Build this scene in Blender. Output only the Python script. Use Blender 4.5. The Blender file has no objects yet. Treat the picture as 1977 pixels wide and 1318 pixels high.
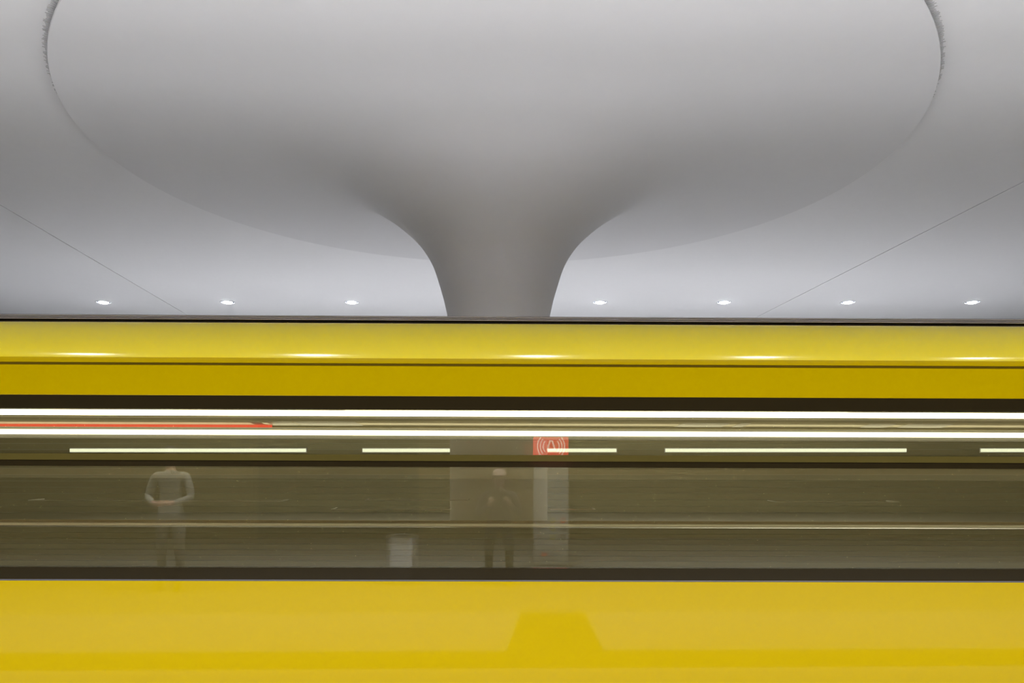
import bpy, bmesh, math, random
from mathutils import Vector, Matrix
random.seed(7)
R = math.radians
sc = bpy.context.scene
C = sc.collection

# ------------------------------------------------------------------ camera
F_PX, HORIZON, EYE = 1435.0, 885.0, 1.6
cam_data = bpy.data.cameras.new('camera')
cam_data.sensor_width = 36.0
cam_data.lens = F_PX / 1977.0 * 36.0
cam_data.shift_y = (HORIZON - 659.0) / 1977.0
cam_data.clip_start = 0.05
cam_data.clip_end = 200
cam = bpy.data.objects.new('camera', cam_data)
cam.location = (0, 0, EYE)
cam.rotation_euler = (R(90), 0, 0)
C.objects.link(cam)
sc.camera = cam

# ------------------------------------------------------------------ world, exposure, light settings
world = bpy.data.worlds.new('hall_air')
sc.world = world
world.use_nodes = True
world.node_tree.nodes['Background'].inputs[0].default_value = (0.5, 0.5, 0.55, 1)
world.node_tree.nodes['Background'].inputs[1].default_value = 0.0
sc.view_settings.view_transform = 'Standard'
sc.view_settings.look = 'None'
sc.view_settings.gamma = 1
sc.view_settings.use_curve_mapping = False
sc.view_settings.exposure = 0.0
NEAR_LAMP_W, FAR_LAMP_W = 2600.0, 1050.0      # downlight beams over the two platforms
sc.cycles.max_bounces = 6
sc.cycles.diffuse_bounces = 4
sc.cycles.glossy_bounces = 3
sc.cycles.adaptive_threshold = 0.04
sc.cycles.transparent_max_bounces = 16
sc.cycles.sample_clamp_indirect = 6
sc.cycles.sample_clamp_direct = 0
sc.cycles.caustics_reflective = False
sc.cycles.caustics_refractive = False

# ------------------------------------------------------------------ materials
def mat(name, col, rough=0.6, metal=0.0, coat=0.0, coat_rough=0.05, spec=0.5, grain=0.0, scale=40.0, stretch=(1, 1, 1)):
    m = bpy.data.materials.new(name); m.use_nodes = True
    nt = m.node_tree; b = nt.nodes['Principled BSDF']
    b.inputs['Base Color'].default_value = (*col, 1)
    b.inputs['Roughness'].default_value = rough
    b.inputs['Metallic'].default_value = metal
    b.inputs['Specular IOR Level'].default_value = spec
    b.inputs['Coat Weight'].default_value = coat
    b.inputs['Coat Roughness'].default_value = coat_rough
    if grain:
        tc = nt.nodes.new('ShaderNodeTexCoord'); mp = nt.nodes.new('ShaderNodeMapping')
        mp.inputs['Scale'].default_value = stretch
        nz = nt.nodes.new('ShaderNodeTexNoise'); nz.inputs['Scale'].default_value = scale
        nz.inputs['Detail'].default_value = 4
        mx = nt.nodes.new('ShaderNodeMix'); mx.data_type = 'RGBA'
        mx.inputs[6].default_value = (*[c * (1 - grain) for c in col], 1)
        mx.inputs[7].default_value = (*[min(1, c * (1 + grain)) for c in col], 1)
        nt.links.new(tc.outputs['Object'], mp.inputs[0]); nt.links.new(mp.outputs[0], nz.inputs['Vector'])
        nt.links.new(nz.outputs['Fac'], mx.inputs[0]); nt.links.new(mx.outputs[2], b.inputs['Base Color'])
    return m

def emit(name, col, strength):
    m = bpy.data.materials.new(name); m.use_nodes = True
    nt = m.node_tree; nt.nodes.clear()
    o = nt.nodes.new('ShaderNodeOutputMaterial'); e = nt.nodes.new('ShaderNodeEmission')
    e.inputs[0].default_value = (*col, 1); e.inputs[1].default_value = strength
    nt.links.new(e.outputs[0], o.inputs[0])
    return m

def glass(name, tint, ior=1.5, milk=0.0, veil=(0.62, 0.58, 0.55)):
    m = bpy.data.materials.new(name); m.use_nodes = True
    nt = m.node_tree; nt.nodes.clear()
    o = nt.nodes.new('ShaderNodeOutputMaterial')
    t = nt.nodes.new('ShaderNodeBsdfTransparent'); t.inputs[0].default_value = (*tint, 1)
    g = nt.nodes.new('ShaderNodeBsdfGlossy'); g.inputs['Roughness'].default_value = 0.0
    fr = nt.nodes.new('ShaderNodeFresnel'); fr.inputs[0].default_value = ior
    mx = nt.nodes.new('ShaderNodeMixShader')
    nt.links.new(fr.outputs[0], mx.inputs[0]); nt.links.new(t.outputs[0], mx.inputs[1]); nt.links.new(g.outputs[0], mx.inputs[2])
    last = mx
    if milk:
        d = nt.nodes.new('ShaderNodeBsdfDiffuse'); d.inputs[0].default_value = (*veil, 1)
        m2 = nt.nodes.new('ShaderNodeMixShader'); m2.inputs[0].default_value = milk
        nt.links.new(mx.outputs[0], m2.inputs[1]); nt.links.new(d.outputs[0], m2.inputs[2]); last = m2
    nt.links.new(last.outputs[0], o.inputs[0])
    return m

M = {}
M['plaster'] = mat('white_plaster', (0.865, 0.862, 0.885), 0.75, spec=0.25, grain=0.012, scale=9)
M['column'] = mat('column_plaster', (0.79, 0.785, 0.81), 0.6, spec=0.3, grain=0.012, scale=9)
M['dark'] = mat('dark_gap', (0.03, 0.03, 0.035), 0.9)
M['fin'] = mat('grey_brush', (0.58, 0.57, 0.58), 0.9)
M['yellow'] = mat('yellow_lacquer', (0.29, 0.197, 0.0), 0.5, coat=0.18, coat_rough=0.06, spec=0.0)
M['yellow_lip'] = mat('lip_yellow_lacquer', (0.29, 0.197, 0.0), 0.5, coat=0.75, coat_rough=0.135, spec=0.0)
M['yellow_lit'] = mat('lit_yellow_lacquer', (0.47, 0.37, 0.001), 0.5, coat=0.75, coat_rough=0.135, spec=0.0)  # same lacquer, brightened in colour to carry the light from above
M['groove'] = mat('shaded_groove_yellow', (0.11, 0.07, 0.001), 0.7, spec=0.1)  # shade of the recess put into a darker yellow
M['black'] = mat('black_glass_enamel', (0.014, 0.010, 0.004), 0.12, spec=0.07)
M['bronze'] = mat('dark_bronze_frame', (0.055, 0.042, 0.010), 0.22, spec=0.1)
M['alu'] = mat('brushed_aluminium', (0.55, 0.52, 0.52), 0.35, metal=0.6)
M['rail'] = mat('grey_roof_rail', (0.42, 0.38, 0.38), 0.6)
M['gasket'] = mat('grey_gasket', (0.07, 0.065, 0.065), 0.6, spec=0.2)
M['roof'] = mat('grey_roof', (0.74, 0.71, 0.68), 0.7)
M['rubber'] = mat('black_rubber', (0.012, 0.009, 0.009), 0.8, spec=0.1)
M['pane'] = glass('tinted_window_glass', (0.92, 0.89, 0.75), 1.52, 0.04, (0.60, 0.50, 0.22))  # olive veil mixed into the glass to imitate haze over the windows
M['pane_far'] = glass('clear_window_glass', (0.95, 0.94, 0.90), 1.2, 0.01, (0.60, 0.50, 0.25))
M['film'] = glass('milky_glass', (0.95, 0.94, 0.93), 1.3, 0.10)
M['in_ceil'] = mat('coach_ceiling', (0.58, 0.54, 0.42), 0.6)
M['in_wall'] = mat('coach_wall', (0.30, 0.27, 0.15), 0.6)
M['in_floor'] = mat('coach_floor', (0.10, 0.10, 0.09), 0.7)
M['slat_a'] = mat('olive_slat', (0.19, 0.16, 0.065), 0.5, grain=0.1, scale=3, stretch=(.2, 4, 20))
M['slat_b'] = mat('grey_slat', (0.25, 0.225, 0.125), 0.5, grain=0.1, scale=3, stretch=(.2, 4, 20))
M['sill'] = mat('pale_sill', (0.9, 0.87, 0.76), 0.4)
M['brown'] = mat('brown_gasket', (0.20, 0.13, 0.04), 0.6)
M['tube'] = emit('coach_tube', (1.0, 0.96, 0.84), 6.5)
M['led_red'] = emit('red_display', (1.0, 0.10, 0.06), 1.0)
M['reflection'] = mat('pale_reflection', (0.52, 0.51, 0.47), 0.5)
M['lamp'] = emit('lamp_lens', (0.86, 0.93, 1.0), 60.0)
M['trim'] = mat('white_trim', (0.85, 0.86, 0.9), 0.35)
M['trim_in'] = mat('blue_grey_reflector', (0.008, 0.016, 0.05), 0.6)
M['floor_light'] = mat('pale_granite', (0.80, 0.785, 0.77), 0.45, grain=0.06, scale=60)
M['floor_mid'] = mat('grey_granite', (0.49, 0.48, 0.475), 0.5, grain=0.06, scale=60)
M['floor_rear'] = mat('dull_granite', (0.28, 0.27, 0.25), 0.6, grain=0.06, scale=60)
M['floor_dark'] = mat('dark_granite', (0.10, 0.095, 0.09), 0.5, grain=0.1, scale=60)
M['ballast'] = mat('track_slab', (0.50, 0.455, 0.41), 0.9, grain=0.5, scale=25)
M['wall_ochre'] = mat('ochre_wall', (0.26, 0.20, 0.07), 0.6, grain=0.05, scale=4)
M['wall_grey'] = mat('grey_wall', (0.40, 0.39, 0.38), 0.7, grain=0.05, scale=4)
M['strip'] = emit('wall_strip', (0.88, 1.0, 1.02), 1.6)
M['steel'] = mat('steel', (0.62, 0.62, 0.63), 0.28, metal=1.0)
M['pillar'] = mat('white_pillar', (0.27, 0.26, 0.24), 0.4)
M['sign_red'] = emit('lit_red_sign', (1.0, 0.08, 0.06), 6.8)
M['sign_white'] = emit('lit_white_mark', (1.0, 0.56, 0.52), 8.0)
M['mark_dark'] = mat('dark_mark', (0.05, 0.05, 0.05), 0.6)
M['mark_red'] = mat('red_mark', (0.5, 0.06, 0.04), 0.6)
M['mark_olive'] = mat('olive_mark', (0.30, 0.28, 0.05), 0.6)
M['skin'] = mat('skin', (0.55, 0.33, 0.24), 0.55)
M['shirt'] = mat('pale_shirt', (0.24, 0.23, 0.20), 0.8)
M['jacket'] = mat('dark_jacket', (0.05, 0.05, 0.055), 0.8)
M['jeans'] = mat('dull_trousers', (0.13, 0.12, 0.10), 0.85)
M['skin_dim'] = mat('dimmed_skin', (0.30, 0.19, 0.14), 0.6)  # skin darkened so the mirrored figure stays faint
M['black_cloth'] = mat('black_cloth', (0.018, 0.017, 0.016), 0.9)
M['hair'] = mat('dark_hair', (0.03, 0.02, 0.015), 0.6)
M['cap'] = mat('pale_cap', (0.26, 0.19, 0.165), 0.8)
for k in ('sign_red', 'sign_white', 'led_red', 'lamp'): M[k].cycles.emission_sampling = 'NONE'
for i in range(13):
    k = random.uniform(0.78, 1.18); w = random.uniform(-.04, .04)
    M['plank%d' % i] = mat('wall_plank_tone', (0.235 * k + w * .35, 0.21 * k, 0.112 * k - w * .35), 0.6, grain=0.12, scale=2.0, stretch=(.35, 1, 6))

# ------------------------------------------------------------------ helpers
def mesh_obj(name, verts, faces, m, parent=None, smooth=False, bevel=0.0):
    me = bpy.data.meshes.new(name)
    me.from_pydata(verts, [], faces); me.update()
    bm = bmesh.new(); bm.from_mesh(me)
    bmesh.ops.recalc_face_normals(bm, faces=bm.faces)
    if bevel:
        bmesh.ops.bevel(bm, geom=list(bm.edges), offset=bevel, segments=2, affect='EDGES', clamp_overlap=True)
    for f in bm.faces: f.smooth = smooth
    bm.to_mesh(me); bm.free()
    me.materials.append(M[m] if isinstance(m, str) else m)
    o = bpy.data.objects.new(name, me); C.objects.link(o)
    if parent: o.parent = parent
    return o

def boxes(lst):
    V, Fc = [], []
    for (x0, x1, y0, y1, z0, z1) in lst:
        n = len(V)
        V += [(x0, y0, z0), (x1, y0, z0), (x1, y1, z0), (x0, y1, z0), (x0, y0, z1), (x1, y0, z1), (x1, y1, z1), (x0, y1, z1)]
        Fc += [(n, n+3, n+2, n+1), (n+4, n+5, n+6, n+7), (n, n+1, n+5, n+4), (n+1, n+2, n+6, n+5), (n+2, n+3, n+7, n+6), (n+3, n, n+4, n+7)]
    return V, Fc

def box(name, b, m, parent=None, bevel=0.0):
    V, Fc = boxes([b] if not isinstance(b, list) else b)
    return mesh_obj(name, V, Fc, m, parent, False, bevel)

def extrude_x(name, prof, x0, x1, m, parent=None, smooth=False):
    """closed (y,z) profile swept along x"""
    n = len(prof)
    V = [(x0, y, z) for y, z in prof] + [(x1, y, z) for y, z in prof]
    Fc = [(i, (i+1) % n, (i+1) % n + n, i+n) for i in range(n)]
    Fc += [tuple(range(n)), tuple(range(2*n-1, n-1, -1))]
    o = mesh_obj(name, V, Fc, m, parent, False)
    if smooth:
        for p in o.data.polygons:
            p.use_smooth = len(p.vertices) == 4
        o.data.set_sharp_from_angle(angle=R(35))
    return o

def lathe(name, prof, seg, m, parent=None, smooth=True, close=False):
    V, Fc = [], []
    n = len(prof)
    for i in range(seg):
        a = 2 * math.pi * i / seg
        ca, sa = math.cos(a), math.sin(a)
        V += [(r * ca, r * sa, z) for r, z in prof]
    for i in range(seg):
        j = (i + 1) % seg
        for k in range(n if close else n - 1):
            k2 = (k + 1) % n
            Fc.append((i*n+k, j*n+k, j*n+k2, i*n+k2))
    if not close:
        Fc.append(tuple(i*n for i in range(seg))); Fc.append(tuple(i*n+n-1 for i in range(seg)))
    o = mesh_obj(name, V, Fc, m, parent, False)
    if smooth:
        for p in o.data.polygons: p.use_smooth = len(p.vertices) == 4
        o.data.set_sharp_from_angle(angle=R(40))
    return o

def thing(name, label, cat, loc=(0, 0, 0), rot=(0, 0, 0), group=None):
    o = bpy.data.objects.new(name, None); C.objects.link(o)
    o.empty_display_size = 0.2
    o.location = loc; o.rotation_euler = rot
    o['label'] = label; o['category'] = cat
    if group: o['group'] = group
    return o

def struct(o):
    o['kind'] = 'structure'
    return o

def dup(root):
    r = root.copy(); C.objects.link(r)
    for ch in list(root.children):
        c = ch.copy(); C.objects.link(c); c.parent = r
        for g in list(ch.children):
            d = g.copy(); C.objects.link(d); d.parent = c
    return r

# ------------------------------------------------------------------ the station hall
HALL = 24.0                      # half length of the hall along the track
CEIL = 5.03
FAR_WALL, BACK_WALL = 22.0, -6.0
COL_X, COL_Y = -0.15, 8.4

# ceiling: dark backing with three plaster fields, thin open joints between them
ceil = struct(box('ceiling', (-HALL, HALL, BACK_WALL - .3, FAR_WALL + .3, CEIL + 0.06, CEIL + 0.26), 'dark'))
def seam(side, y):               # the two long joints run slightly askew to the track
    return (-6.92 - (y - 10.04) * 0.109) if side < 0 else (6.34 - (y - 9.2) * 0.046)
g = 0.009
ya, yb = BACK_WALL - .2, FAR_WALL + .2
fields = [[(-HALL, ya), (seam(-1, ya) - g, ya), (seam(-1, yb) - g, yb), (-HALL, yb)],
          [(seam(-1, ya) + g, ya), (seam(1, ya) - g, ya), (seam(1, yb) - g, yb), (seam(-1, yb) + g, yb)],
          [(seam(1, ya) + g, ya), (HALL, ya), (HALL, yb), (seam(1, yb) + g, yb)]]
for q in fields:
    V = [(x, y, CEIL) for x, y in q] + [(x, y, CEIL + .05) for x, y in q]
    mesh_obj('ceiling_panel', V, [(3, 2, 1, 0), (4, 5, 6, 7), (0, 1, 5, 4), (1, 2, 6, 5), (2, 3, 7, 6), (3, 0, 4, 7)], 'plaster', ceil)

# floors: near platform, sunken track bed, far platform
floor_near = struct(box('floor', (-HALL, HALL, BACK_WALL, 4.28, -1.0, -0.02), 'floor_mid'))
xa, xb, xc, xd = 0.145, 0.819, 0.794, -0.016     # the dark cross band narrows towards the back
for q, m in [([(-HALL, BACK_WALL), (HALL, BACK_WALL), (HALL, -.55), (-HALL, -.55)], 'floor_rear'),
             ([(-HALL, -.55), (HALL, -.55), (HALL, 1.19), (-HALL, 1.19)], 'floor_mid'),
             ([(-HALL, 1.19), (xa, 1.19), (xd, 2.72), (-HALL, 2.72)], 'floor_light'),
             ([(xb, 1.19), (HALL, 1.19), (HALL, 2.72), (xc, 2.72)], 'floor_light'),
             ([(xa, 1.19), (xb, 1.19), (xc, 2.72), (xd, 2.72)], 'floor_dark'),
             ([(-HALL, 2.72), (HALL, 2.72), (HALL, 3.25), (-HALL, 3.25)], 'floor_dark'),
             ([(-HALL, 3.25), (HALL, 3.25), (HALL, 4.30), (-HALL, 4.30)], 'floor_light')]:
    V = [(x, y, -.02) for x, y in q] + [(x, y, 0.0) for x, y in q]
    mesh_obj('paving_band', V, [(3, 2, 1, 0), (4, 5, 6, 7), (0, 1, 5, 4), (1, 2, 6, 5), (2, 3, 7, 6), (3, 0, 4, 7)], m, floor_near)
struct(box('floor', (-HALL, HALL, 4.28, 12.5, -1.2, -1.0), 'ballast'))
floor_far = struct(box('floor', (-HALL, HALL, 12.5, FAR_WALL, -1.0, -0.02), 'floor_mid'))
box('paving_band', (-HALL, HALL, 12.48, 17.2, -0.02, 0.0), 'floor_light', floor_far)
box('paving_band', (-HALL, HALL, 17.2, FAR_WALL, -0.02, 0.0), 'floor_dark', floor_far)

# far wall with horizontal cladding planks
wall_far = struct(box('wall_far', (-HALL, HALL, FAR_WALL, FAR_WALL + .3, -1.0, CEIL + .06), 'wall_grey'))
for i in range(13):
    z = 0.02 + i * 0.185
    box('cladding_plank', (-HALL, HALL, FAR_WALL - 0.03 - random.uniform(0, .012), FAR_WALL, z, z + 0.175), 'plank%d' % i, wall_far)

# back wall behind the camera with a dark passage, side walls
wall_back = struct(box('wall_back', [(-HALL, -5.0, BACK_WALL - .3, BACK_WALL, -1, CEIL + .06), (-1.7, HALL, BACK_WALL - .3, BACK_WALL, -1, CEIL + .06),
                                     (-5.0, -1.7, BACK_WALL - .3, BACK_WALL, 2.6, CEIL + .06)], 'wall_ochre'))
struct(box('door_1', [(-5.1, -1.6, BACK_WALL - 3.3, BACK_WALL - 3.2, -.1, 2.7), (-5.1, -5.0, BACK_WALL - 3.2, BACK_WALL - .3, -.1, 2.7), (-1.7, -1.6, BACK_WALL - 3.2, BACK_WALL - .3, -.1, 2.7),
                      (-5.1, -1.6, BACK_WALL - 3.2, BACK_WALL - .3, 2.6, 2.7), (-5.1, -1.6, BACK_WALL - 3.2, BACK_WALL, -.1, -.02)], 'dark'))
struct(box('wall_left', (-HALL - .3, -HALL, BACK_WALL, FAR_WALL, -1.2, CEIL + .06), 'wall_grey'))
struct(box('wall_right', (HALL, HALL + .3, BACK_WALL, FAR_WALL, -1.2, CEIL + .06), 'wall_grey'))

# ------------------------------------------------------------------ mushroom column
col = thing('mushroom_column', 'white flared column opening into a huge round capital behind the yellow train', 'column', (COL_X, COL_Y, -1.0))
nod = [0.55, .56, .6, .66, .75, .9, 1.1, 1.35, 1.8, 2.6, 4.325]
zz = [1.12, 1.4662, 1.7062, 1.9308, 2.1891, 2.4215, 2.6181, 2.81, 3.0606, 3.2309, 3.351]
h_ = [nod[i+1] - nod[i] for i in range(len(nod) - 1)]
d_ = [(zz[i+1] - zz[i]) / h_[i] for i in range(len(h_))]
m_ = [d_[0] * 1.3] + [2 * d_[i-1] * d_[i] / (d_[i-1] + d_[i]) for i in range(1, len(h_))] + [d_[-1] * .75]
prof = [(0.55, 0.0), (0.55, 1.0), (0.55, 2.0), (0.55, EYE + 1.0 + 0.8)]
for i in range(len(h_)):
    steps = 14 if i < 9 else 24
    for s in range(steps):
        t = s / steps
        if i == 0 and s == 0: pass
        z = (2*t**3-3*t**2+1)*zz[i] + (t**3-2*t**2+t)*h_[i]*m_[i] + (-2*t**3+3*t**2)*zz[i+1] + (t**3-t**2)*h_[i]*m_[i+1]
        prof.append((nod[i] + t * h_[i], z + EYE + 1.0))
RIM, RZ = 4.325, 3.351 + EYE + 1.0
prof += [(RIM, RZ), (RIM + .004, RZ + .012), (RIM, RZ + .024), (RIM - .06, RZ + .026), (RIM - .6, RZ + .03), (0.4, RZ + .03)]
lathe('shaft_and_capital', prof, 160, 'column', col)
# recessed ring wall above the rim and its brush of fins up to the ceiling
top = CEIL + 1.0
ring = lathe('recess_ring', [(RIM - .10, RZ + .028), (RIM - .10, top), (RIM - .14, top), (RIM - .14, RZ + .028)], 160, 'fin', col, close=True)
V, Fc = [], []
NF = 1250
for i in range(NF):                                  # bristles lying against the ceiling, fanning out past the rim
    a = 2 * math.pi * i / NF
    u = Vector((math.cos(a), math.sin(a), 0)); t = Vector((-u.y, u.x, 0)) * 0.0030
    r0, r1 = RIM - .10, RIM + random.uniform(0.018, 0.042); n = len(V)
    for rr, z0, z1 in ((r0, top - .022, top - .0005), (r1, top - .004, top - .0005)):
        for sg in (-1, 1):
            p = u * rr + t * sg
            V += [(p.x, p.y, z0), (p.x, p.y, z1)]
    Fc += [(n, n+2, n+6, n+4), (n+1, n+5, n+7, n+3), (n, n+4, n+5, n+1), (n+2, n+3, n+7, n+6), (n+4, n+6, n+7, n+5), (n, n+1, n+3, n+2)]
fins = mesh_obj('brush_fins', V, Fc, 'fin', col)
fins['kind'] = 'stuff'

# ------------------------------------------------------------------ downlights
def beam(parent, watts):
    L = bpy.data.lights.new('lamp_beam', 'SPOT')
    L.energy = watts; L.color = (0.91, 0.945, 1.0)
    L.spot_size = R(112); L.spot_blend = 1.0; L.shadow_soft_size = 0.09
    o = bpy.data.objects.new('lamp_beam', L); C.objects.link(o); o.parent = parent
    o.location = (0, 0, -0.13)
    return o
def make_downlight(name='downlight'):
    t = thing(name, '', 'downlight')
    lathe('trim_ring', [(0.166, 0.0), (0.166, -0.004), (0.160, -0.008), (0.138, -0.008), (0.135, -0.004), (0.135, 0.0)], 40, 'trim', t, close=True)
    lathe('reflector', [(0.135, -0.003), (0.098, -0.003), (0.098, 0.0), (0.135, 0.0)], 40, 'trim_in', t, close=True)
    lathe('lens', [(0.100, 0.0), (0.100, -0.010), (0.085, -0.026), (0.050, -0.034)], 20, 'lamp', t)
    return t
PITCH = 2.722
far_labels = ['leftmost ceiling downlight, just left of the left ceiling joint',
              'ceiling downlight second from the left, just right of the left ceiling joint',
              'ceiling downlight close to the left side of the column shaft',
              'ceiling downlight hidden behind the shaft of the flared column',
              'ceiling downlight close to the right side of the column shaft',
              'ceiling downlight just left of the right ceiling joint',
              'ceiling downlight just right of the right ceiling joint, second from the right edge',
              'rightmost ceiling downlight near the right edge of the picture']
near_labels = ['ceiling downlight mirrored as the leftmost glint on the yellow roof edge',
               'ceiling downlight mirrored as the second glint from the left on the yellow roof edge',
               'ceiling downlight mirrored as the middle and brightest glint on the yellow roof edge',
               'ceiling downlight mirrored as the fourth glint from the left on the yellow roof edge',
               'ceiling downlight mirrored as the rightmost glint on the yellow roof edge']
proto = make_downlight()
FAR_Y = F_PX * (CEIL - EYE) / (HORIZON - 583.0)
NEAR_Y = 2 * COL_Y - FAR_Y - 0.1
spots = [((200 + 239.55 * k - 988.5) / F_PX * FAR_Y, FAR_Y, far_labels[k], FAR_LAMP_W, 'downlights over the far platform') for k in range(8)]
spots += [(0.40 + (k - 2) * 2.78, NEAR_Y, near_labels[k], NEAR_LAMP_W, 'downlights over the near platform') for k in range(5)]
for i, (x, y, lab, w, grp) in enumerate(spots):
    o = proto if i == 0 else dup(proto)
    o.location = (x, y, CEIL); o['label'] = lab; o['group'] = grp
for o in [o for o in C.objects if o.get('category') == 'downlight']:
    beam(o, FAR_LAMP_W if o.location.y > 8 else NEAR_LAMP_W)
    if o.location.y < 8:                              # wide spill of the same lamp, seen as a glint on the train
        L = bpy.data.lights.new('lamp_spill', 'SPOT')
        L.energy = 250.0; L.color = (0.93, 0.96, 1.0); L.shadow_soft_size = 0.035; L.spot_size = R(138); L.spot_blend = 0.35
        sp = bpy.data.objects.new('lamp_spill', L); C.objects.link(sp); sp.parent = o; sp.location = (0, 0, -0.14)

# ------------------------------------------------------------------ lit strips along the far wall
strip_spots = [(135, 590, 'leftmost pale light strip on the far wall, seen through the train windows'),
               (700, 1190, 'pale light strip on the far wall crossing behind the column shaft'),
               (1285, 1750, 'pale light strip on the far wall right of the red sign'),
               (1895, 2360, 'rightmost pale light strip on the far wall, cut by the picture edge')]
for a, b, lab in strip_spots:
    Y = FAR_WALL - 0.12
    x0, x1 = (a - 988.5) / F_PX * Y, (b - 988.5) / F_PX * Y
    z = EYE + 16 / F_PX * Y
    t = thing('wall_light', lab, 'light strip', ((x0 + x1) / 2, FAR_WALL - .045, z), group='light strips on the far wall')
    hl = (x1 - x0) / 2
    box('housing', (-hl - .03, hl + .03, -.04, .0, -.075, .075), 'alu', t, 0.004)
    box('diffuser', (-hl, hl, -.085, -.04, -.048, .048), 'strip', t)

# ------------------------------------------------------------------ the yellow train
TY, TZ = 4.46 + 1.325, -0.9
train = thing('light_rail_train', 'long yellow light rail train with a ribbon of dark tinted windows', 'train', (0, TY, TZ), (0, R(0.197), R(0.487)))
L0, L1 = -13.0, 13.0
def ty(y): return y - 1.325
def tz(z): return z - TZ
def tbox(name, b, m, parent=train, bevel=0.0):
    """b given as (x0,x1, y from the near face, z above the platform)"""
    b = b if isinstance(b, list) else [b]
    return box(name, [(q[0], q[1], ty(q[2]), ty(q[3]), tz(q[4]), tz(q[5])) for q in b], m, parent, bevel)
def text(name, pr, m, parent=train, smooth=False):
    return extrude_x(name, [(ty(y), tz(z)) for y, z in pr], L0, L1, m, parent, smooth)

Z_SILL, Z_LOW, Z_D0, Z_D1, Z_D2, Z_TOP, Z_BAND, Z_G0, Z_G1 = .862, .941, 1.548, 1.584, 1.622, 1.891, 1.972, 2.153, 2.168
W = 2.65
for near in (True, False):
    s = (lambda y: y) if near else (lambda y: W - y)
    tag_side = '' if near else 'far '
    # lower side panel, rounded at the top edge and tucked in at the skirt
    pr = [(.05, -.55), (.03, -.55), (.004, -.30), (0, .0), (0, Z_SILL - .001), (.001, Z_SILL), (.05, Z_SILL)]
    text('lower_side_panel', [(s(y), z) for y, z in pr], 'yellow')
    # upper side panel between window band and groove
    pr = [(.05, Z_BAND), (.004, Z_BAND), (0, Z_BAND + .004), (0, Z_G0 - .004), (.004, Z_G0), (.05, Z_G0)]
    text('upper_side_panel', [(s(y), z) for y, z in pr], 'yellow')
    text('rain_groove', [(s(.014), Z_G0), (s(.05), Z_G0), (s(.05), Z_G1), (s(.014), Z_G1)], 'groove')
    # curved roof edge: base yellow lip, light put into the yellow above
    RA, RB = .50, .315
    def arc_pt(k): return (RA * (1 - math.cos(R(90) * k / 36)), Z_G1 + .003 + RB * math.sin(R(90) * k / 36))
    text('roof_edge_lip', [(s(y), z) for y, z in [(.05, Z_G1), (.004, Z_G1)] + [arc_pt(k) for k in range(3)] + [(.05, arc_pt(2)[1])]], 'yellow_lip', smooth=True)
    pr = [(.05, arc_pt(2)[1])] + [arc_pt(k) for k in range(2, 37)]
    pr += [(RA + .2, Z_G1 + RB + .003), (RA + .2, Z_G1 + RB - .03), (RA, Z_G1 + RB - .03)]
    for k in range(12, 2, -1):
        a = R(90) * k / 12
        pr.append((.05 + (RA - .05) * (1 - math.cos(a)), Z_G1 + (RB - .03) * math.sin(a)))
    text('roof_edge', [(s(y), z) for y, z in pr], 'yellow_lit', smooth=True)
    # dark fairing with three grey rails running along the roof
    y0 = .56
    fair = tbox('roof_fairing', (L0, L1, min(s(y0), s(y0 + .35)), max(s(y0), s(y0 + .35)), Z_G1 + .2, 2.5585), 'rubber')
    for k in range(3):
        z = 2.5280 + k * .0103
        tbox('roof_rail', (L0, L1, min(s(y0 - .012), s(y0)), max(s(y0 - .012), s(y0)), z, z + .0052), 'rail', fair)
    # window band
    fy0, fy1 = min(s(.004), s(.05)), max(s(.004), s(.05))
    frame = tbox('window_frame', [(L0, L1, fy0, fy1, Z_TOP, Z_BAND), (L0, L1, fy0, fy1, Z_SILL + .006, Z_LOW)]
         + [(x - .06, x + .06, fy0, fy1, Z_LOW, Z_TOP) for x in (-12.94, -6.4, 6.4, 12.94)], 'black')
    dv = tbox('window_divider', [(L0, L1, fy0, fy1, Z_D1, Z_D2)], 'bronze')
    tbox('divider_gasket', (L0, L1, min(s(.012), s(.046)), max(s(.012), s(.046)), Z_D0, Z_D1), 'black', dv)
    tbox('sill_strip', (L0, L1, min(s(.002), s(.02)), max(s(.002), s(.02)), Z_SILL, Z_SILL + .009), 'gasket', frame)
    if near: near_frame = frame
    gy0, gy1 = min(s(.018), s(.024)), max(s(.018), s(.024))
    for x0, x1 in ((-12.88, -6.46), (-6.34, 6.34), (6.46, 12.88)):
        tbox('window_pane', (x0, x1, gy0, gy1, Z_D2, Z_TOP), 'pane' if near else 'pane_far', frame)
        tbox('window_pane', (x0, x1, gy0, gy1, Z_LOW, Z_D0), 'pane' if near else 'pane_far', frame)
# pale milky band along the head of the near lower panes
tbox('pale_band', (-6.34, 6.34, .0245, .026, Z_D0 - .072, Z_D0), 'film', near_frame)
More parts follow.
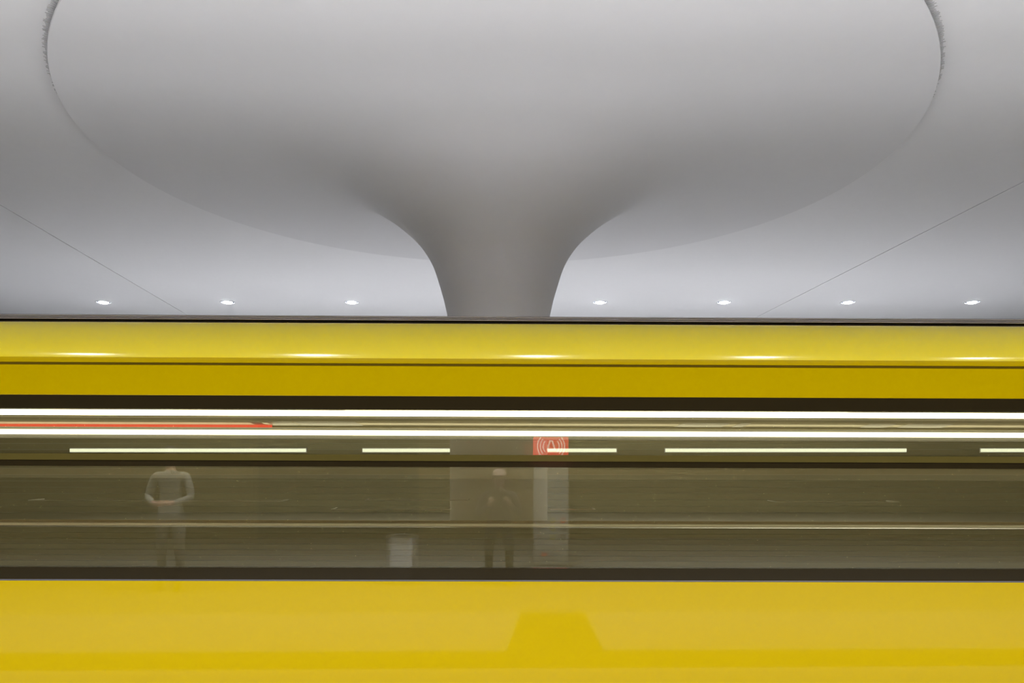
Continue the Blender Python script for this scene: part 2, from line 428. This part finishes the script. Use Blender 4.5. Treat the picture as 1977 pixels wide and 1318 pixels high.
# roof deck, ends, floor, inner linings
text('roof_deck', [(.85, 2.46), (W / 2, 2.56), (W - .85, 2.46), (W - .85, 2.42), (W / 2, 2.5), (.85, 2.42)], 'roof')
for x0, x1 in ((L0 - .06, L0), (L1, L1 + .06)):
    tbox('end_wall', (x0, x1, 0.0, W, -.55, 2.46), 'yellow')
tbox('underframe', (L0, L1, .1, W - .1, -.5, -.08), 'rubber')
tbox('coach_floor', (L0, L1, .05, W - .05, -.08, -.02), 'in_floor')
tbox('inner_wall', (L0, L1, .05, .075, -.02, .90), 'in_wall')
tbox('inner_wall', (L0, L1, W - .09, W - .05, -.02, .945), 'in_wall')
for x in (-9.5, 7.2): tbox('bogie', (x, x + 2.3, .45, W - .45, -.9, -.5), 'rubber')
inner = text('inner_ceiling', [(.06, 1.99), (.25, 2.06), (.9, 2.12), (1.85, 2.12), (2.50, 1.875), (2.58, 1.875), (2.58, 1.90), (1.88, 2.15), (.88, 2.15), (.24, 2.09), (.06, 2.02)], 'in_ceil')
for i in range(6):                                   # raised ribs of the sloping ceiling panel
    t = (i + .5) / 6
    y, z = 1.85 + .65 * t, 2.12 - .245 * t
    tbox('ceiling_rib', (L0, L1, y - .016, y + .016, z - .016, z + .002), ['in_ceil', 'slat_b'][i % 2], inner)
# the two rows of coach lighting and a thin tube before them
fx = tbox('light_fixture', (L0, L1, 1.30, 1.40, 1.968, 2.12), 'in_ceil')
tbox('light_tube', (L0, L1, 1.31, 1.37, 1.928, 1.968), 'tube', fx)
tbox('fixture_lip', (L0, L1, 1.30, 1.38, 1.9115, 1.918), 'sill', fx)
tbox('light_tube', (L0, L1, 2.43, 2.47, 1.812, 1.856), 'tube')
tbox('light_tube', (-1.30, 2.60, 1.290, 1.300, 1.9715, 1.979), 'tube', fx)
tbox('cove_panel', (L0, L1, 2.47, 2.60, 1.775, 1.90), 'in_floor')
o = tbox('message_display', (-6.2, -2.20, 2.355, 2.375, 1.878, 1.902), 'led_red'); o['label'] = 'thin glowing red message strip'
for a, b in ((495, 515), (528, 578), (582, 700), (1305, 1395), (1415, 1435), (1665, 1715), (1738, 1825)):  # pale slips added inside to imitate ceiling panels mirrored in the glass
    Y = 6.82
    x0, x1 = (a - 988.5) / F_PX * Y, (b - 988.5) / F_PX * Y
    V = []
    for k, Yc in enumerate((6.765, 6.845)):
        z = 4.4988 - .377 * Yc - .020
        sh = 0.06 * (1 if a > 988 else -1) * (1 - k)
        V += [(x0 + sh, ty(Yc - 4.46), tz(z)), (x1 + sh, ty(Yc - 4.46), tz(z))]
    V += [(x, y, z + .003) for x, y, z in V]
    mesh_obj('reflection_patch', V, [(0, 1, 3, 2), (4, 6, 7, 5), (0, 4, 5, 1), (1, 5, 7, 3), (3, 7, 6, 2), (2, 6, 4, 0)], 'reflection', inner)
# far window ledge, gasket and long bench below it
ledge = text('window_ledge', [(W - .20, .967), (W - .20, .973), (W - .08, .987), (W - .05, .987), (W - .05, .967)], 'sill')
tbox('ledge_gasket', (L0, L1, W - .10, W - .05, .987, 1.012), 'brown', ledge)
for k in range(9):
    z = .905 - k * .052
    tbox('bench_slat', (L0 + .3, L1 - .3, W - .15 + .003 * (k % 2), W - .12, z, z + .044), 'slat_a' if k % 3 else 'slat_b')
for k in range(6):
    y = W - .62 + k * .085
    tbox('seat_slat', (L0 + .3, L1 - .3, y, y + .07, .42, .45), 'slat_a')
for x in range(-12, 13, 2): tbox('bench_support', (x - .03, x + .03, W - .58, W - .09, -.02, .42), 'rubber')
# steel grab rails before the far windows
for a, b, py in ((60, 545, 966), (705, 905, 965), (640, 870, 983), (1062, 1150, 983), (1500, 1740, 969)):
    Y = 6.85; x0, x1 = (a - 988.5) / F_PX * Y, (b - 988.5) / F_PX * Y
    z = EYE - (py - HORIZON) / F_PX * Y + (.5 * (x0 + x1)) * .0034
    gr = tbox('grab_rail', [(x0, x1, Y - 4.465, Y - 4.455, z - .004, z + .004), (x0, x0 + .008, Y - 4.46, W - .03, z - .004, z + .004), (x1 - .008, x1, Y - 4.46, W - .03, z - .004, z + .004)], 'steel')

# ------------------------------------------------------------------ things on the near platform, mirrored in the train
# information pillar with a lit red sign
PX, PYY = 0.666, -1.80
pil = thing('information_pillar', 'slim white information pillar with a lit red sign on top', 'pillar', (PX, PYY, 0))
box('body', (-.25, .25, -.11, .11, .06, 1.53), 'pillar', pil, 0.012)
box('base', (-.27, .27, -.13, .13, 0, .06), 'steel', pil, 0.008)
sign = box('sign_box', (-.25, .25, -.11, .11, 1.53, 1.91), 'sign_red', pil, 0.006); sign['label'] = 'backlit red sign box'
zc = 1.775
def arc(name, r, a0, a1, w=.018):
    V, Fc = [], []; n = 14
    for i in range(n + 1):
        a = a0 + (a1 - a0) * i / n
        for rr in (r - w / 2, r + w / 2):
            for y in (.110, .116):
                V.append((rr * math.cos(a), y, zc + rr * math.sin(a)))
    for i in range(n):
        k = 4 * i
        Fc += [(k, k+4, k+6, k+2), (k+1, k+3, k+7, k+5), (k, k+1, k+5, k+4), (k+2, k+6, k+7, k+3)]
    Fc += [(0, 2, 3, 1), (4*n, 4*n+1, 4*n+3, 4*n+2)]
    return mesh_obj(name, V, Fc, 'sign_white', sign)
for r in (.115, .155, .195):
    arc('wave_arc', r, R(-42), R(42)); arc('wave_arc', r, R(138), R(222))
def bar(name, p, q, w):
    p, q = Vector(p), Vector(q); d = (q - p).normalized(); nrm = Vector((-d.y, d.x)) * w / 2
    c = [p + nrm, p - nrm, q - nrm, q + nrm]
    V = [(v.x, .110, zc + v.y) for v in c] + [(v.x, .116, zc + v.y) for v in c]
    return V, [(0, 1, 2, 3), (4, 7, 6, 5), (0, 4, 5, 1), (1, 5, 6, 2), (2, 6, 7, 3), (3, 7, 4, 0)]
V, Fc = [], []
for p, q, w in (((-.058, -.06), (-.014, .085), .024), ((.058, -.06), (.014, .085), .024), ((-.05, -.05), (.05, -.05), .022), ((-.02, .078), (.02, .078), .02)):
    v, f = bar('', p, q, w); n = len(V); V += v; Fc += [tuple(i + n for i in x) for x in f]
mesh_obj('letter_a', V, Fc, 'sign_white', sign)
for r, z in enumerate((.715, .60, .475)):
    for c, x in enumerate((-.17, .02, .17)):
        m = [['mark_dark', 'mark_olive', 'mark_red'], ['mark_dark', 'mark_olive', 'mark_dark'], ['mark_dark', 'mark_olive', 'mark_dark']][r][c]
        sz = .034 if c else .028
        box('pictogram', [(x - sz, x + sz, .11, .114, z - sz, z - sz * .55), (x - sz, x + sz, .11, .114, z + sz * .55, z + sz),
                          (x - sz, x - sz * .55, .11, .114, z - sz * .55, z + sz * .55), (x + sz * .55, x + sz, .11, .114, z - sz * .55, z + sz * .55)], m, pil)
box('red_label', (-.14, -.06, .11, .113, .20, .25), 'mark_red', pil)

# round steel litter bin
BD = 9.6
bx = -1.33
bin_ = thing('litter_bin', 'round brushed steel litter bin mirrored low in the train window', 'bin', (bx, 8.92 - BD, 0))
lathe('shell', [(.20, .03), (.205, .04), (.205, .56), (.195, .56), (.195, .05)], 48, 'steel', bin_)
lathe('rim', [(.212, .555), (.212, .60), (.16, .615), (.155, .60), (.20, .555)], 48, 'steel', bin_, close=True)
lathe('foot', [(.185, 0), (.185, .035), (.01, .035)], 40, 'rubber', bin_)
lathe('flap', [(.15, .595), (.08, .612), (.005, .618)], 40, 'rubber', bin_)

# people: one continuous skinned figure each
def person(label, loc, rotz, J, mats, hair_m, hat=False, top_z=0.86, neck_z=1.40, skin_test=None):
    """J: dict joint -> (x,y,z,r); edges listed below"""
    root = thing('person', label, 'person', loc, (0, 0, rotz))
    names = list(J); idx = {n: i for i, n in enumerate(names)}
    E = [('pelvis', 'waist'), ('waist', 'chest'), ('chest', 'neck'), ('neck', 'head0'), ('head0', 'head1'), ('head1', 'head2')]
    for s in 'lr':
        E += [('chest', 'sh_' + s), ('sh_' + s, 'el_' + s), ('el_' + s, 'wr_' + s), ('wr_' + s, 'palm_' + s)]
        E += [('pelvis', 'hip_' + s), ('hip_' + s, 'kn_' + s), ('kn_' + s, 'an_' + s), ('an_' + s, 'toe_' + s)]
        w, p = Vector(J['wr_' + s][:3]), Vector(J['palm_' + s][:3])
        d = (p - w).normalized(); side = d.cross(Vector((0, 1, 0.3))).normalized()
        curl = Vector((0, 0, -1)) - d * d.dot(Vector((0, 0, -1)))
        if curl.length < .1: curl = Vector((0, 1, 0))
        curl = curl.normalized()
        for k, (off, ln) in enumerate(((-.030, .062), (-.010, .075), (.011, .070), (.030, .055))):
            a, b = 'f%d_%s' % (k, s), 'g%d_%s' % (k, s)
            q = p + side * off + d * (ln * .5) + curl * .006
            J[a] = (*q, .0085); q2 = q + d * (ln * .42) + curl * (ln * .35); J[b] = (*q2, .0075)
            E += [('palm_' + s, a), (a, b)]
        q = w + (p - w) * .45 + side * (-.042) + curl * .01
        J['t0_' + s] = (*q, .0105); q2 = q + d * .035 + side * -.012 + curl * .012; J['t1_' + s] = (*q2, .0085)
        E += [('wr_' + s, 't0_' + s), ('t0_' + s, 't1_' + s)]
    names = list(J); idx = {n: i for i, n in enumerate(names)}
    me = bpy.data.meshes.new('body')
    me.from_pydata([J[n][:3] for n in names], [(idx[a], idx[b]) for a, b in E], [])
    o = bpy.data.objects.new('body', me); C.objects.link(o)
    sk = o.modifiers.new('Skin', 'SKIN'); sk.use_smooth_shade = True
    for n in names:
        v = me.skin_vertices[0].data[idx[n]]
        r = J[n][3]; ry = J[n][4] if len(J[n]) > 4 else r
        v.radius = (r, ry); v.use_root = (n == 'pelvis')
    ss = o.modifiers.new('Sub', 'SUBSURF'); ss.levels = 2; ss.render_levels = 2
    bpy.context.view_layer.update()
    dg = bpy.context.evaluated_depsgraph_get()
    nm = bpy.data.meshes.new_from_object(o.evaluated_get(dg))
    bpy.data.objects.remove(o)
    nm.name = 'body'
    for k in mats: nm.materials.append(M[k])               # skin, top, trousers
    hands = [Vector(J['wr_' + s][:3]) for s in 'lr']; palms = [Vector(J['palm_' + s][:3]) for s in 'lr']
    for p in nm.polygons:
        c = p.center; p.use_smooth = True
        if c.z > neck_z or any((c - hh).dot((pp - hh).normalized()) > 0.0 and (c - pp).length < .17 for hh, pp in zip(hands, palms)): p.material_index = 0
        elif c.z > top_z: p.material_index = 1
        else: p.material_index = 2
    body = bpy.data.objects.new('body', nm); C.objects.link(body); body.parent = root
    # face features and hair as children
    hc = Vector(J['head1'][:3]); hr = J['head1'][3]
    def blob(name, c, rad, m, cut=None):
        bm = bmesh.new(); bmesh.ops.create_uvsphere(bm, u_segments=20, v_segments=14, radius=1)
        if cut:
            bmesh.ops.delete(bm, geom=[v for v in bm.verts if not cut(v.co)], context='VERTS')
        for v in bm.verts: v.co = Vector((v.co.x * rad[0], v.co.y * rad[1], v.co.z * rad[2])) + c
        e = bpy.data.meshes.new(name); 
        for f in bm.faces: f.smooth = True
        bm.to_mesh(e); bm.free(); e.materials.append(M[m])
        ob = bpy.data.objects.new(name, e); C.objects.link(ob); ob.parent = root
        return ob
    fy = hr * .95
    for sx in (-1, 1):
        blob('eye', hc + Vector((sx * .030, fy - .006, .012)), (.011, .009, .008), 'mark_dark')
        blob('ear', hc + Vector((sx * hr * .98, 0, -.005)), (.012, .024, .032), mats[0])
    blob('nose', hc + Vector((0, fy + .006, -.018)), (.013, .018, .024), mats[0])
    blob('mouth', hc + Vector((0, fy - .008, -.055)), (.024, .008, .006), 'mark_red')
    blob('hair', hc + Vector((0, -.012, .035)), (hr * 1.08, hr * 1.12, hr * 1.12), hair_m, cut=lambda v: v.z > -.05 or v.y < -.45)
    if hat:
        blob('cap', hc + Vector((0, -.002, .045)), (hr * 1.16, hr * 1.2, hr * 1.15), 'cap', cut=lambda v: v.z > .05)
        blob('cap_brim', hc + Vector((0, hr * 1.25, .058)), (hr * .9, hr * .7, .010), 'cap')
    return root

standing = {'pelvis': (0, 0, .95, .135, .105), 'waist': (0, .0, 1.10, .125, .09), 'chest': (0, .0, 1.31, .15, .10), 'neck': (0, .005, 1.475, .05),
            'head0': (0, .02, 1.55, .062), 'head1': (0, .025, 1.63, .085, .098), 'head2': (0, .02, 1.695, .065)}
for s, k in (('l', -1), ('r', 1)):
    standing.update({'sh_' + s: (k * .185, 0, 1.405, .062), 'el_' + s: (k * .265, .03, 1.13, .047), 'wr_' + s: (k * .10, .235, 1.06, .030), 'palm_' + s: (k * .03, .27, 1.075, .036, .018),
                     'hip_' + s: (k * .095, 0, .90, .095), 'kn_' + s: (k * .11, .02, .50, .062), 'an_' + s: (k * .115, -.02, .09, .043), 'toe_' + s: (k * .135, .15, .04, .038)})
px, PYP = -4.07, -0.15
person('person in a pale shirt, forearms together, mirrored at the left of the train window', (px, PYP, 0), 0, standing, ['skin', 'shirt', 'jeans'], 'hair', top_z=.93, neck_z=1.46)

stoop = {'pelvis': (0, -.16, .80, .135, .105), 'waist': (0, -.10, .93, .125, .09), 'chest': (0, .02, 1.09, .15, .10), 'neck': (0, .09, 1.21, .05),
         'head0': (0, .125, 1.265, .060), 'head1': (0, .14, 1.335, .083, .096), 'head2': (0, .135, 1.40, .064)}
for s, k in (('l', -1), ('r', 1)):
    stoop.update({'sh_' + s: (k * .18, .05, 1.15, .062), 'el_' + s: (k * .27, .10, .90, .047), 'wr_' + s: (k * .13, .29, 1.03, .030), 'palm_' + s: (k * .095, .33, 1.09, .036, .018),
                  'hip_' + s: (k * .095, -.16, .75, .095), 'kn_' + s: (k * .13, .06, .43, .062), 'an_' + s: (k * .13, -.06, .09, .043), 'toe_' + s: (k * .15, .11, .04, .038)})
person('stooping person in dark clothes and a pale cap, mirrored faintly before the column shaft', (-0.08, -0.50, 0), 0, stoop, ['skin_dim', 'black_cloth', 'black_cloth'], 'hair', hat=True, top_z=.82, neck_z=1.215)
